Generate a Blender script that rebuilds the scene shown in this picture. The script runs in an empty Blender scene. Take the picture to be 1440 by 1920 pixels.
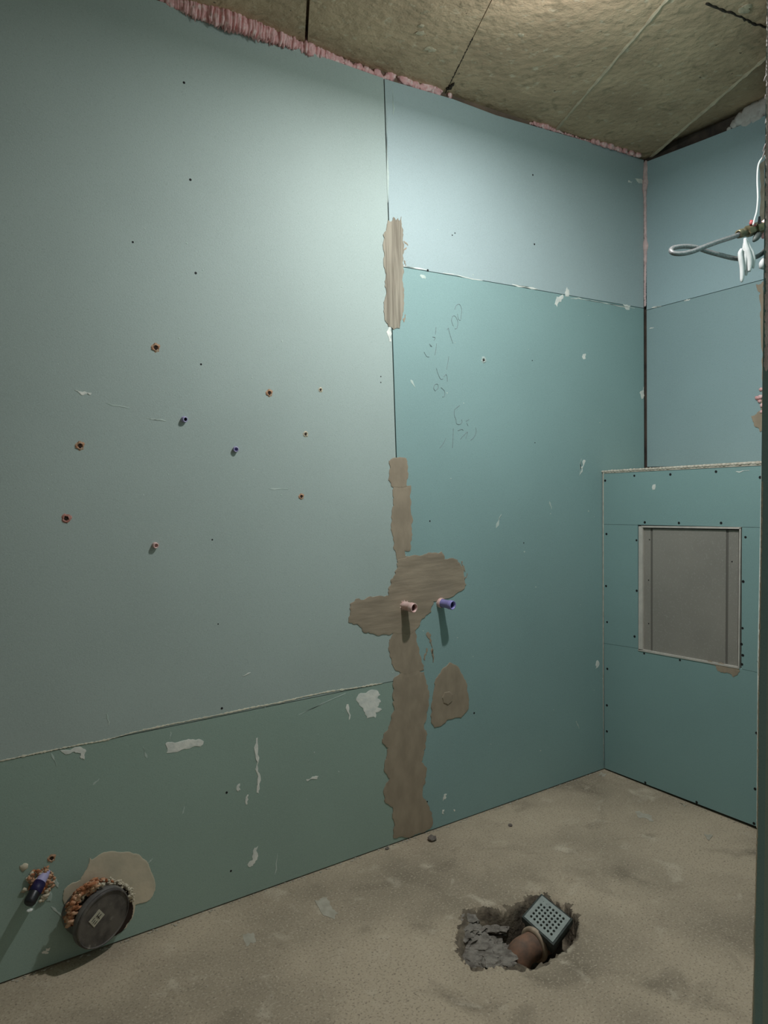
import bpy, bmesh, math, random
from mathutils import Vector, Matrix, noise

# ------------------------------------------------------------------ camera, light, exposure
SC = bpy.context.scene
COL = SC.collection
F = 1406.66                                    # focal length for a frame of 1440 x 1920
YAW, PIT, ROL = [math.radians(a) for a in (33.732, -3.075, 1.2516)]
CAM = Vector((0.0, 0.0, 1.30))
_f = Vector((math.sin(YAW)*math.cos(PIT), math.cos(YAW)*math.cos(PIT), math.sin(PIT)))
_r = Vector((math.cos(YAW), -math.sin(YAW), 0)); _d = _f.cross(_r)
RT = math.cos(ROL)*_r + math.sin(ROL)*_d
DN = -math.sin(ROL)*_r + math.cos(ROL)*_d
cd = bpy.data.cameras.new('camera'); cam = bpy.data.objects.new('camera', cd); COL.objects.link(cam)
cd.sensor_fit = 'HORIZONTAL'; cd.sensor_width = 36.0; cd.lens = 36.0*F/1440; cd.clip_start = 0.02
cam.matrix_world = Matrix(((RT.x, -DN.x, -_f.x, CAM.x), (RT.y, -DN.y, -_f.y, CAM.y), (RT.z, -DN.z, -_f.z, CAM.z), (0, 0, 0, 1)))
SC.camera = cam
SC.view_settings.view_transform = 'Standard'
SC.view_settings.look = 'None'
SC.view_settings.gamma = 1.0
SC.view_settings.exposure = 0.0
SC.view_settings.use_curve_mapping = False
W = bpy.data.worlds.new('ambient_fill'); SC.world = W; W.use_nodes = True
W.node_tree.nodes['Background'].inputs[0].default_value = (1.0, 0.96, 0.90, 1)
W.node_tree.nodes['Background'].inputs[1].default_value = 0.28  # warm ambient fill, added to lift the room's tones; its source is unseen
LAMP = Vector((1.54, 1.34, 2.545))
ld = bpy.data.lights.new('lamp_light', 'AREA'); ld.shape = 'DISK'; ld.size = 0.07
ld.energy = 22.0; ld.color = (0.97, 0.99, 1.0)
lo = bpy.data.objects.new('lamp_light', ld); COL.objects.link(lo); lo.location = LAMP - Vector((0, 0, 0.008))
pd = bpy.data.lights.new('lamp_glow', 'POINT'); pd.shadow_soft_size = 0.02; pd.energy = 5.0; pd.color = ld.color   # what the opal lamp sends sideways and up
po = bpy.data.objects.new('lamp_glow', pd); COL.objects.link(po); po.location = LAMP - Vector((0, 0, 0.055))

# ------------------------------------------------------------------ points on the room's planes
YW, XB, XN, ZC = 2.12, 2.524, 2.811, 2.632      # long wall, boxing front, niche wall, ceiling
def ray(px, py): return _f + RT*((px-720)/F) + DN*((py-960)/F)
def onz(px, py, z=0.0):
    d = ray(px, py); return CAM + d*((z-CAM.z)/d.z)
def ony(px, py, y=YW):
    d = ray(px, py); return CAM + d*(y/d.y)
def onx(px, py, x=XB):
    d = ray(px, py); return CAM + d*(x/d.x)
def onf(px, py, D): return CAM + ray(px, py)*D

# ------------------------------------------------------------------ materials
def mat(name, c, rough=0.85, c2=None, scale=6.0, detail=4.0, lo=0.35, hi=0.65, bump=0.0, bscale=120.0, spec=0.3,
        metal=0.0, spots=None, stretch=None, bdist=0.002):
    m = bpy.data.materials.new(name); m.use_nodes = True
    N, L = m.node_tree.nodes, m.node_tree.links
    b = N['Principled BSDF']
    b.inputs['Roughness'].default_value = rough
    b.inputs['Specular IOR Level'].default_value = spec
    b.inputs['Metallic'].default_value = metal
    b.inputs['Base Color'].default_value = (*c, 1)
    tc = N.new('ShaderNodeTexCoord'); src = tc.outputs['Object']
    if stretch:
        mp = N.new('ShaderNodeMapping'); mp.inputs['Scale'].default_value = stretch
        L.new(src, mp.inputs['Vector']); src = mp.outputs['Vector']
    out = None
    def layer(prev, col, sc, de, a, z, dist=0.0):
        n = N.new('ShaderNodeTexNoise'); n.inputs['Scale'].default_value = sc; n.inputs['Detail'].default_value = de
        n.inputs['Distortion'].default_value = dist
        L.new(src, n.inputs['Vector'])
        r = N.new('ShaderNodeMapRange'); r.inputs['From Min'].default_value = a; r.inputs['From Max'].default_value = z
        L.new(n.outputs['Fac'], r.inputs['Value'])
        x = N.new('ShaderNodeMix'); x.data_type = 'RGBA'
        L.new(r.outputs['Result'], x.inputs['Factor'])
        if prev is None: x.inputs['A'].default_value = (*c, 1)
        else: L.new(prev, x.inputs['A'])
        x.inputs['B'].default_value = (*col, 1)
        return x.outputs['Result']
    if c2: out = layer(None, c2, scale, detail, lo, hi)
    for s in (spots or []): out = layer(out, *s)
    if out is not None: L.new(out, b.inputs['Base Color'])
    if bump:
        n = N.new('ShaderNodeTexNoise'); n.inputs['Scale'].default_value = bscale; n.inputs['Detail'].default_value = 6
        L.new(src, n.inputs['Vector'])
        bp = N.new('ShaderNodeBump'); bp.inputs['Strength'].default_value = bump; bp.inputs['Distance'].default_value = bdist
        L.new(n.outputs['Fac'], bp.inputs['Height']); L.new(bp.outputs['Normal'], b.inputs['Normal'])
    return m
def board(name, c):
    k = tuple(v*0.90 for v in c); q = tuple(min(1, v*1.06) for v in c)
    return mat(name, c, 0.62, k, 2.2, 5, 0.4, 0.75, bump=0.12, bscale=260, spec=0.25,
               spots=[(q, 420, 2, 0.5, 0.75), (tuple(v*0.8 for v in c), 330, 2, 0.58, 0.8)])
M = dict(
    board_grey=board('green_board_faded', (0.405, 0.478, 0.448)),
    board_low=board('green_board_dark', (0.315, 0.415, 0.358)),
    board_pale=board('green_board_pale', (0.400, 0.485, 0.490)),
    board_teal=board('green_board_teal', (0.275, 0.405, 0.395)),
    board_niche=board('green_board_niche', (0.290, 0.400, 0.410)),
    board_niche_top=board('green_board_niche_pale', (0.365, 0.490, 0.515)),
    board_box=board('green_board_boxing', (0.240, 0.375, 0.365)),
    gypsum=mat('gypsum_edge', (0.62, 0.58, 0.49), 0.9, (0.48, 0.43, 0.35), 60, bump=0.3),
    cavity=mat('dark_cavity_masonry', (0.10, 0.075, 0.06), 0.95, (0.05, 0.04, 0.035), 20, bump=0.4, bscale=60),
    masonry=mat('stained_masonry', (0.24, 0.16, 0.12), 0.95, (0.15, 0.105, 0.08), 9, bump=0.5, bscale=60),
    putty=mat('tile_adhesive', (0.37, 0.295, 0.215), 0.8, (0.30, 0.24, 0.175), 26, 6, bump=0.5, bscale=46, stretch=(1, 1, 0.55)),
    putty_up=mat('trowelled_adhesive', (0.34, 0.30, 0.235), 0.8, (0.20, 0.17, 0.13), 75, 6, 0.42, 0.62, bump=1.0, bscale=110, stretch=(1, 1, 0.06)),
    putty_across=mat('adhesive_spread_sideways', (0.37, 0.295, 0.215), 0.8, (0.275, 0.22, 0.16), 40, 6, bump=0.7, bscale=70, stretch=(0.2, 1, 1)),
    beige=mat('beige_filler', (0.66, 0.57, 0.43), 0.85, (0.52, 0.47, 0.36), 14, 5, bump=0.4, bscale=60),
    smear=mat('white_filler', (0.86, 0.85, 0.78), 0.85, (0.68, 0.70, 0.65), 40, bump=0.4),
    smear_faint=mat('thin_filler_film', (0.55, 0.62, 0.57), 0.85, (0.42, 0.52, 0.47), 40),
    cream=mat('cream_filler', (0.78, 0.72, 0.57), 0.85, (0.60, 0.57, 0.46), 40, bump=0.4),
    foam=mat('pink_foam', (0.86, 0.52, 0.51), 0.7, (0.72, 0.36, 0.35), 45, 5, 0.42, 0.6, bump=0.6, bscale=180,
             spots=[((0.90, 0.68, 0.65), 70, 3, 0.52, 0.68), ((0.24, 0.07, 0.05), 55, 3, 0.68, 0.75)]),
    foam_pale=mat('pale_foam', (0.78, 0.58, 0.56), 0.8, (0.60, 0.44, 0.43), 40, bump=0.5, bscale=120),
    foam_rust=mat('rusty_foam', (0.42, 0.17, 0.08), 0.75, (0.60, 0.38, 0.24), 40, 5, 0.45, 0.6, bump=0.6, bscale=160),
    crust=mat('pale_plaster_crust', (0.88, 0.82, 0.80), 0.9, (0.74, 0.62, 0.62), 40, bump=0.4),
    foam_white=mat('white_foam', (0.62, 0.60, 0.57), 0.85, (0.50, 0.47, 0.44), 30, bump=0.6, bscale=90),
    ceil=mat('ceiling_concrete', (0.53, 0.385, 0.25), 0.9, (0.39, 0.28, 0.18), 5, 7, 0.35, 0.7, bump=1.0, bscale=32, bdist=0.010,
             spots=[((0.30, 0.23, 0.145), 16, 6, 0.56, 0.75, 1.5), ((0.60, 0.51, 0.37), 30, 5, 0.60, 0.78), ((0.16, 0.12, 0.08), 55, 2, 0.72, 0.76)]),
    ridge=mat('pale_mortar_ridge', (0.52, 0.44, 0.31), 0.9, (0.42, 0.35, 0.25), 30, bump=0.5),
    crack=mat('dark_crack', (0.035, 0.027, 0.02), 0.95),
    floor=mat('floor_screed', (0.46, 0.375, 0.27), 0.85, (0.28, 0.23, 0.165), 2.4, 9, 0.40, 0.66, bump=0.7, bscale=90, bdist=0.003,
              spots=[((0.21, 0.172, 0.122), 5, 9, 0.55, 0.76, 0.8), ((0.55, 0.47, 0.36), 10, 7, 0.60, 0.78, 0.6),
                     ((0.52, 0.435, 0.33), 150, 4, 0.54, 0.74), ((0.21, 0.17, 0.125), 170, 3, 0.55, 0.72)]),
    rubble=mat('broken_screed_dark', (0.235, 0.19, 0.135), 0.95, (0.095, 0.075, 0.055), 26, 7, 0.35, 0.65, bump=1.0, bscale=80, bdist=0.005),  # broken screed, darker than the floor, inside the hole and on its rim
    mortar=mat('grey_mortar', (0.27, 0.24, 0.205), 0.95, (0.15, 0.13, 0.11), 45, 7, 0.4, 0.65, bump=1.0, bscale=110, bdist=0.006),
    floor_pale=mat('pale_floor_stain', (0.44, 0.40, 0.33), 0.9, (0.36, 0.33, 0.26), 40, bump=0.4),
    hatch=mat('grey_hatch_board', (0.295, 0.275, 0.24), 0.55, (0.255, 0.24, 0.21), 5, 5, 0.4, 0.7, spec=0.35,
              spots=[((0.34, 0.32, 0.285), 160, 3, 0.55, 0.75)]),
    groove=mat('hatch_groove', (0.15, 0.14, 0.122), 0.7),
    alu=mat('painted_hatch_frame', (0.60, 0.56, 0.50), 0.4, (0.50, 0.47, 0.42), 30, spec=0.5),
    dark=mat('screw_black', (0.012, 0.012, 0.013), 0.6),
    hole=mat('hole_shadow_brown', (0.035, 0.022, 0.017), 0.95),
    rim=mat('torn_hole_rim', (0.40, 0.19, 0.10), 0.9, (0.52, 0.38, 0.27), 90, bump=0.5),
    rim_pink=mat('pink_hole_rim', (0.55, 0.30, 0.26), 0.9, (0.40, 0.17, 0.13), 90, bump=0.5),
    violet=mat('violet_plastic', (0.27, 0.25, 0.55), 0.35, spec=0.5),
    violet_pale=mat('pale_violet_plastic', (0.38, 0.35, 0.55), 0.4, spec=0.5),
    navy=mat('navy_rubber', (0.016, 0.012, 0.055), 0.5),
    pink=mat('pink_plastic', (0.66, 0.40, 0.37), 0.4, (0.72, 0.54, 0.50), 60, spec=0.5),
    maroon=mat('maroon_bore', (0.055, 0.010, 0.010), 0.6),
    white_plastic=mat('white_plastic', (0.74, 0.74, 0.72), 0.4, spec=0.5),
    black_plastic=mat('black_plastic', (0.014, 0.014, 0.017), 0.4, spec=0.5),
    cap=mat('dusty_grey_cap', (0.135, 0.120, 0.105), 0.6, (0.065, 0.058, 0.055), 22, 6, 0.4, 0.62, bump=0.3, bscale=90,
            spots=[((0.30, 0.27, 0.23), 34, 6, 0.60, 0.76)]),
    rubber=mat('grey_pipe_collar', (0.17, 0.16, 0.145), 0.5, (0.10, 0.095, 0.09), 30),
    sticker=mat('pale_sticker', (0.56, 0.53, 0.42), 0.6, (0.46, 0.43, 0.34), 90),
    grate=mat('grey_drain_plastic', (0.34, 0.37, 0.34), 0.45, (0.28, 0.30, 0.28), 60, spec=0.45),
    grate_dark=mat('dark_drain_body', (0.07, 0.078, 0.07), 0.5, (0.035, 0.037, 0.035), 30),
    terracotta=mat('brown_dusty_pipe', (0.26, 0.140, 0.090), 0.7, (0.13, 0.09, 0.068), 30, 6, 0.38, 0.62, bump=0.3, bscale=80),
    collar=mat('pale_brown_collar', (0.48, 0.37, 0.27), 0.6, (0.33, 0.25, 0.18), 40),
    hose=mat('grey_braided_hose', (0.22, 0.215, 0.21), 0.4, (0.13, 0.125, 0.125), 200, spec=0.6, metal=0.4),
    brass=mat('tarnished_brass', (0.26, 0.21, 0.12), 0.4, (0.09, 0.085, 0.05), 60, metal=0.6),
    tape=mat('thread_tape_white', (0.47, 0.47, 0.455), 0.6),
    cable=mat('cable_white', (0.46, 0.46, 0.44), 0.5),
    red=mat('red_plastic_tag', (0.33, 0.07, 0.07), 0.5),
    plaster=mat('rough_plaster', (0.85, 0.80, 0.77), 0.9, (0.66, 0.60, 0.57), 30, bump=0.8, bscale=60),
    plaster_dark=mat('greenish_mortar', (0.30, 0.29, 0.22), 0.9, (0.22, 0.20, 0.15), 30, bump=0.8, bscale=60),
    graphite=mat('pencil', (0.19, 0.225, 0.225), 0.8, (0.24, 0.29, 0.29), 200),
    pebble=mat('grey_pebble', (0.20, 0.17, 0.145), 0.9, (0.13, 0.11, 0.095), 60, bump=0.5),
)
lit = bpy.data.materials.new('lit_diffuser'); lit.use_nodes = True
_b = lit.node_tree.nodes['Principled BSDF']; _b.inputs['Emission Color'].default_value = (1, .98, .94, 1); _b.inputs['Emission Strength'].default_value = 4

# ------------------------------------------------------------------ mesh helpers
def obj(name, bm, mats, parent=None, smooth=False, **props):
    bmesh.ops.recalc_face_normals(bm, faces=bm.faces[:])
    me = bpy.data.meshes.new(name); bm.to_mesh(me); bm.free()
    for m in (mats if isinstance(mats, (list, tuple)) else [mats]): me.materials.append(m)
    if smooth:
        for p in me.polygons: p.use_smooth = True
    o = bpy.data.objects.new(name, me); COL.objects.link(o)
    if parent: o.parent = parent
    for k, v in props.items(): o[k] = v
    return o
def thing(name, label, cat, loc, group=None):
    o = bpy.data.objects.new(name, None); COL.objects.link(o); o.empty_display_size = 0.05
    o.location = loc; o['label'] = label; o['category'] = cat
    if group: o['group'] = group
    return o
def under(child, root):                        # world-space mesh put under a thing whose base is elsewhere
    child.parent = root; child.matrix_parent_inverse = Matrix.Translation(-root.location)
    return child
def add_prism(bm, pts, ext, mi=0):
    a = [bm.verts.new(p) for p in pts]; b = [bm.verts.new(p + ext) for p in pts]
    fs = [bm.faces.new(a), bm.faces.new(b[::-1])]
    n = len(a)
    for i in range(n): fs.append(bm.faces.new((a[i], b[i], b[(i+1) % n], a[(i+1) % n])))
    for f in fs: f.material_index = mi
def prism(name, pts, ext, m, parent=None, **pr):
    bm = bmesh.new(); add_prism(bm, pts, ext); return obj(name, bm, m, parent, **pr)
def add_box(bm, lo, hi, mi=0):
    x0, y0, z0 = lo; x1, y1, z1 = hi
    add_prism(bm, [Vector((x0, y0, z0)), Vector((x1, y0, z0)), Vector((x1, y1, z0)), Vector((x0, y1, z0))], Vector((0, 0, z1-z0)), mi)
def box(name, lo, hi, m, parent=None, **pr):
    bm = bmesh.new(); add_box(bm, lo, hi); return obj(name, bm, m, parent, **pr)
def add_tube(bm, pts, rads, n=12, caps=True, mi=0, squash=None):
    pts = [Vector(p) for p in pts]
    if not isinstance(rads, (list, tuple)): rads = [rads]*len(pts)
    rings = []; up = None
    for i, p in enumerate(pts):
        t = (pts[min(i+1, len(pts)-1)] - pts[max(i-1, 0)]).normalized()
        if up is None:
            up = Vector((0, 0, 1)) if abs(t.z) < .9 else Vector((1, 0, 0))
        u = (up - t*up.dot(t)).normalized(); v = t.cross(u); up = u
        rings.append([bm.verts.new(p + (u*math.cos(2*math.pi*k/n) + v*math.sin(2*math.pi*k/n))*rads[i]) for k in range(n)])
    fs = []
    for a, b in zip(rings, rings[1:]):
        for k in range(n): fs.append(bm.faces.new((a[k], a[(k+1) % n], b[(k+1) % n], b[k])))
    if caps: fs += [bm.faces.new(rings[0][::-1]), bm.faces.new(rings[-1])]
    for f in fs: f.material_index = mi
def spline(pts, k=6):
    P = [Vector(p) for p in pts]; out = []
    for i in range(len(P)-1):
        a = P[max(i-1, 0)]; b = P[i]; c = P[i+1]; d = P[min(i+2, len(P)-1)]
        for j in range(k):
            t = j/k
            out.append(0.5*((2*b) + (c-a)*t + (2*a-5*b+4*c-d)*t*t + (3*b-a-3*c+d)*t**3))
    return out + [P[-1]]
def frame_of(axis):
    a = axis.normalized(); u = Vector((0, 0, 1)) if abs(a.z) < .9 else Vector((1, 0, 0))
    u = (u - a*u.dot(a)).normalized(); return a, u, a.cross(u)
def add_lathe(bm, base, axis, prof, n=24, mi=None, jit=0, rnd=None):
    """prof: list of (distance along the axis, radius[, material]) open or closed at radius 0"""
    a, u, v = frame_of(axis); rings = []
    for q in prof:
        s, r = q[0], q[1]
        if r < 1e-6: rings.append([bm.verts.new(base + a*s)]); continue
        rings.append([bm.verts.new(base + a*s + (u*math.cos(2*math.pi*k/n) + v*math.sin(2*math.pi*k/n))*r*(1+(rnd.uniform(-jit, jit) if rnd else 0))) for k in range(n)])
    for i, (p, q) in enumerate(zip(rings, rings[1:])):
        m = prof[i+1][2] if len(prof[i+1]) > 2 else (mi or 0)
        for k in range(n):
            k2 = (k+1) % n
            if len(p) == 1 and len(q) == 1: continue
            if len(p) == 1: f = bm.faces.new((p[0], q[k], q[k2]))
            elif len(q) == 1: f = bm.faces.new((p[k], q[0], p[k2]))
            else: f = bm.faces.new((p[k], q[k], q[k2], p[k2]))
            f.material_index = m
def ragged(pts, rnd, amp, n=2):
    """closed outline with fractal unevenness, in whatever 2-D units the points have"""
    for _ in range(n):
        out = []
        for i, p in enumerate(pts):
            q = pts[(i+1) % len(pts)]
            L = math.hypot(q[0]-p[0], q[1]-p[1])
            if L < 3: out.append(p); continue
            k = rnd.uniform(-amp, amp)*min(L, 14)
            out += [p, ((p[0]+q[0])/2 - (q[1]-p[1])/L*k, (p[1]+q[1])/2 + (q[0]-p[0])/L*k)]
        pts = out
    return pts
WALL_N = {'y': Vector((0, -1, 0)), 'x': Vector((-1, 0, 0)), 'b': Vector((-1, 0, 0)), 'z': Vector((0, 0, 1))}
def on(plane, px, py):
    return {'y': ony, 'x': lambda a, b: onx(a, b, XN), 'b': onx, 'z': onz}[plane](px, py)
def add_patch(bm, plane, px, thick, rnd, amp=0.12, n=2, lip=True):
    """a spread of filler on a plane: irregular outline, thin rounded edge, real thickness"""
    nrm = WALL_N[plane]
    pts = [on(plane, *p) for p in ragged(px, rnd, amp, n)]
    c = sum(pts, Vector())/len(pts)
    a = [bm.verts.new(p - nrm*0.0006) for p in pts]
    b = [bm.verts.new(p + nrm*thick*0.75) for p in pts]
    k = min(0.0025/max(0.004, min((p-c).length for p in pts)), 0.25)
    cpts = [p + (c-p)*k + nrm*thick for p in pts]
    t = [bm.verts.new(p) for p in cpts]
    m = len(pts)
    for i in range(m):
        j = (i+1) % m
        bm.faces.new((a[i], a[j], b[j], b[i])); bm.faces.new((b[i], b[j], t[j], t[i]))
    bm.faces.new(t)
def patch(name, plane, px, m, parent, thick=0.0018, amp=0.12, n=2, seed=1, **pr):
    bm = bmesh.new(); add_patch(bm, plane, px, thick, random.Random(seed), amp*1.5, n+1)
    return obj(name, bm, m, parent, **pr)
def stroke_px(x0, y0, x1, y1, w):
    L = max(1e-3, math.hypot(x1-x0, y1-y0)); nx, ny = -(y1-y0)/L*w/2, (x1-x0)/L*w/2
    return [(x0+nx*.5, y0+ny*.5), ((x0+x1)/2+nx, (y0+y1)/2+ny), (x1+nx*.4, y1+ny*.4), (x1-nx*.4, y1-ny*.4), ((x0+x1)/2-nx, (y0+y1)/2-ny), (x0-nx*.5, y0-ny*.5)]
def add_blob(bm, c, r, rnd, sub=2, rough=0.25, sx=1, sy=1, sz=1):
    g = bmesh.ops.create_icosphere(bm, subdivisions=sub, radius=1.0)
    off = Vector((rnd.uniform(0, 50), rnd.uniform(0, 50), rnd.uniform(0, 50)))
    for v in g['verts']:
        k = 1 + rough*noise.noise(v.co*1.8 + off) + rough*.6*noise.noise(v.co*4.5 + off)
        v.co = Vector((v.co.x*sx, v.co.y*sy, v.co.z*sz))*(k*r) + c

def V(*a): return Vector(a)

# ================================================================== THE SETTING
# ---- long left wall of plasterboards over masonry
wall_left = box('wall_left', (-1.0, YW+0.0135, -0.15), (3.05, YW+0.14, ZC+0.02), M['cavity'], kind='structure')
top_strip = box('masonry_band', (-1.0, YW+0.0128, 2.60), (2.9, YW+0.02, ZC+0.01), M['masonry'], wall_left)
T = Vector((0, 0.0125, 0))
def wp(px, py, dx=0, dz=0): return ony(px, py) + V(dx, 0, dz)
g = 0.0022
sx_top, sx_mid, sx_bot = ony(720, 148), ony(735, 497), ony(743, 858)
seam_x = lambda z: sx_top.x + (sx_bot.x-sx_top.x)*(sx_top.z-z)/(sx_top.z-sx_bot.z)
topz = [ony(*p) for p in ((380, 29), (550, 87), (720, 147))]
topr = [ony(*p) for p in ((728, 150), (850, 186), (930, 216), (1000, 236), (1100, 265), (1207, 300))]
zl = lambda x: 0.5815 - (x-0.22)*0.0055
A = [V(-0.95, YW, zl(-0.95)+.001), V(seam_x(.58)-g, YW, zl(1.4)+.001), V(seam_x(1.35)-g, YW, 1.35), V(seam_x(2.6)-g, YW, topz[2].z), topz[1], topz[0], V(0.1, YW, 2.618), V(-0.95, YW, 2.615)]
prism('plasterboard_panel', A, T, M['board_grey'], wall_left)
B = [V(-0.95, YW, 0.004), V(seam_x(0)-g, YW, 0.004), V(seam_x(.57)-g, YW, zl(1.4)-.0014), V(-0.95, YW, zl(-0.95)-.0014)]
prism('plasterboard_panel', B, T, M['board_low'], wall_left)
xr = 2.803
zr0, zr1 = ony(735, 497).z, ony(1207, 578).z
Cp = [V(seam_x(2.0)+g, YW, zr0+.0012), V(xr, YW, zr1+.0012)] + topr[::-1] + [V(seam_x(2.6)+g, YW, topr[0].z)]
Cp[-2] = V(seam_x(2.6)+g+.02, YW, topr[0].z)
prism('plasterboard_panel', Cp, T, M['board_pale'], wall_left)
Dp = [V(seam_x(0)+g, YW, 0.004), V(xr, YW, 0.004), V(xr, YW, zr1-.0012), V(seam_x(2.0)+g, YW, zr0-.0012)]
prism('plasterboard_panel', Dp, T, M['board_teal'], wall_left)

# ---- far end wall: two boards above a boxed-in ledge
wall_back = box('wall_back', (XN+0.0135, 1.2, -0.15), (XN+0.15, YW+0.14, ZC+0.02), M['cavity'], kind='structure')
TX = Vector((0.0125, 0, 0))
yl = YW - 0.009
n_top = [onx(*p, XN) for p in ((1215, 302), (1320, 262), (1434, 217))]
n_s0, n_s1 = onx(1214, 581, XN), onx(1432, 524, XN)
yr = 1.45
slope = (n_s1.z-n_s0.z)/(n_s1.y-n_s0.y)
zs = lambda y: n_s0.z + slope*(y-n_s0.y)
prism('plasterboard_panel', [V(XN, yl, zs(yl)+.0012), V(XN, yr, zs(yr)+.0012), V(XN, yr, n_top[2].z), n_top[2], n_top[1], V(XN, yl, n_top[0].z)], TX, M['board_niche_top'], wall_back)
prism('plasterboard_panel', [V(XN, yl, 1.296), V(XN, yr, 1.296), V(XN, yr, zs(yr)-.0012), V(XN, yl, zs(yl)-.0012)], TX, M['board_niche'], wall_back)
boxing = box('pipe_boxing', (XB+0.0135, 1.36, 0.0), (XN+0.012, YW-0.004, 1.278), M['cavity'], wall_back)
yb0 = YW - 0.006
bz = lambda *p: onx(*p)
bt0, bt1 = onx(1132, 888), onx(1429, 873)
ye = onx(1425, 1200).y - 0.02                              # the boxing runs in behind the wall at its right
def bl(p, q, y):                                            # height at y of the line through two pixels
    a, b = onx(*p), onx(*q); return a.z + (b.z-a.z)*(y-a.y)/(b.y-a.y)
ztop = lambda y: bl((1132, 888), (1429, 873), y)
j1 = lambda y: bl((1131, 983), (1427, 989), y)
j2 = lambda y: bl((1131, 1206), (1197, 1216), y)
zbot = lambda y: bl((1131, 1440.5), (1419, 1551.5), y)
hTL, hTR, hBR, hBL = [onx(1100+a/4.1735, 840+b/4.1735) for a, b in ((425, 613), (1210, 622), (1195, 1725), (405, 1580))]
hy0, hy1 = hBL.y+.001, hTR.y-.002
e = 0.0006
def bp(pts, m='board_box'): return prism('plasterboard_panel', [V(XB, y, z) for y, z in pts], TX, M[m], boxing)
bp([(yb0, j1(yb0)+e), (ye, j1(ye)+e), (ye, ztop(ye)), (yb0, ztop(yb0))])
bp([(yb0, j2(yb0)+e), (hy0+e, j2(hy0)+e), (hy0+e, j1(hy0)-e), (yb0, j1(yb0)-e)])
bp([(hy1-e, hBR.z-.0), (ye, hBR.z), (ye, j1(ye)-e), (hy1-e, j1(hy1)-e)])
bp([(yb0, zbot(yb0)+.003), (ye, zbot(ye)+.003), (ye, hBR.z-2*e), (hy1, hBR.z-2*e), (hy1, hBR.z), (hy0, hBL.z), (hy0, j2(hy0)-e), (yb0, j2(yb0)-e)])
prism('ledge_board', [V(XB-.0015, yb0, ztop(yb0)+.001), V(XB-.0015, ye, ztop(ye)+.001), V(XB-.0015, ye, ztop(ye)+.0165), V(XB-.0015, yb0, ztop(yb0)+.0125)], V(XN-XB+.0015, 0, 0), M['gypsum'], boxing)
bm = bmesh.new(); rnd = random.Random(3)                    # crumbly raw board edge on the ledge and down the right corner
for i in range(46):
    y = yb0 + (ye-yb0)*i/45
    add_blob(bm, V(XB-.001, y, ztop(y)+.0085+.0018*(yb0-y)/.7), 0.0085*rnd.uniform(.75, 1.0), rnd, 1, .3, .5, 1.6, .75)
obj('ragged_edge', bm, M['gypsum'], boxing, kind='stuff')
prism('corner_edge', [onx(1130.6, 884), onx(1132.0, 884), onx(1132.0, 1441), onx(1131, 1441)], V(-.002, 0, 0), M['gypsum'], boxing)
bm = bmesh.new()
add_prism(bm, [onx(1428, 868), onx(1430.5, 868), onx(1423, 1240), onx(1420.6, 1240)], V(-.0015, 0, 0))
add_prism(bm, [onx(1420.6, 1240), onx(1422.6, 1240), onx(1420.5, 1552), onx(1418.6, 1552)], V(-.0012, 0, 0))
obj('torn_paper_edge', bm, M['smear'], boxing)

# ---- screws (one mesh shared)
def screw_mesh(name, r, depth=0.0009, n=10):
    bm = bmesh.new(); add_lathe(bm, V(0, 0, 0), V(0, 0, 1), [(-.0005, r), (depth*.6, r), (depth, r*.7), (depth*.3, r*.45), (depth*.2, 0)], n)
    bmesh.ops.recalc_face_normals(bm, faces=bm.faces[:])
    me = bpy.data.meshes.new(name); bm.to_mesh(me); bm.free(); me.materials.append(M['dark']); return me
SCR_B, SCR_W = screw_mesh('screw', 0.0052), screw_mesh('screw', 0.0036)
def place(me, name, plane, px, py, parent, s=1.0):
    o = bpy.data.objects.new(name, me); COL.objects.link(o); o.parent = parent
    n = WALL_N[plane]
    o.matrix_local = Matrix.Translation(on(plane, px, py)) @ n.to_track_quat('Z', 'Y').to_matrix().to_4x4() @ Matrix.Scale(s, 4)
    return o
for a, b in ((145, 255), (373, 217), (655, 207), (1012, 185), (1358, 230), (455, 582), (722, 587), (1052, 587), (155, 673), (390, 722), (1243, 698),
             (152, 1080), (392, 1117), (1225, 1045), (160, 1362), (375, 1475), (1220, 1410), (1212, 1535), (1222, 1622), (1216, 1693), (450, 1608), (730, 1660),
             (1160, 1752), (162, 1728), (1343, 1672)):
    place(SCR_B, 'screw', 'b', 1100+a/4.1735, 840+b/4.1735, boxing, 0.85 + 0.3*((a*7) % 10)/10)
for a, b in ((232, 170), (232, 365), (520, 750), (905, 897), (1355, 378), (1343, 797), (1335, 1056)):
    place(SCR_B, 'screw', 'b', 1080+a/4, 1280+b/4, boxing)
for x, y, s in ((345, 155, 1), (357, 337, 1), (249, 454, .8), (367, 512, 1), (377, 683, .8), (848, 441, .7), (853, 437, .7), (999, 328, .9), (1002, 458, 1), (802, 507, 1.2),
             (714, 706, .6), (714, 717, .6), (416, 1328, 1), (425, 1486, 1), (433, 1633, .9), (998, 676, .6), (398, 1012, .7), (982, 1018, .7), (806, 977, .8), (1003, 830, .6), (889, 1337, 1), (801, 1503, .8), (409, 1170, .6)):
    place(SCR_W, 'screw', 'y', x, y, wall_left, s)

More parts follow.
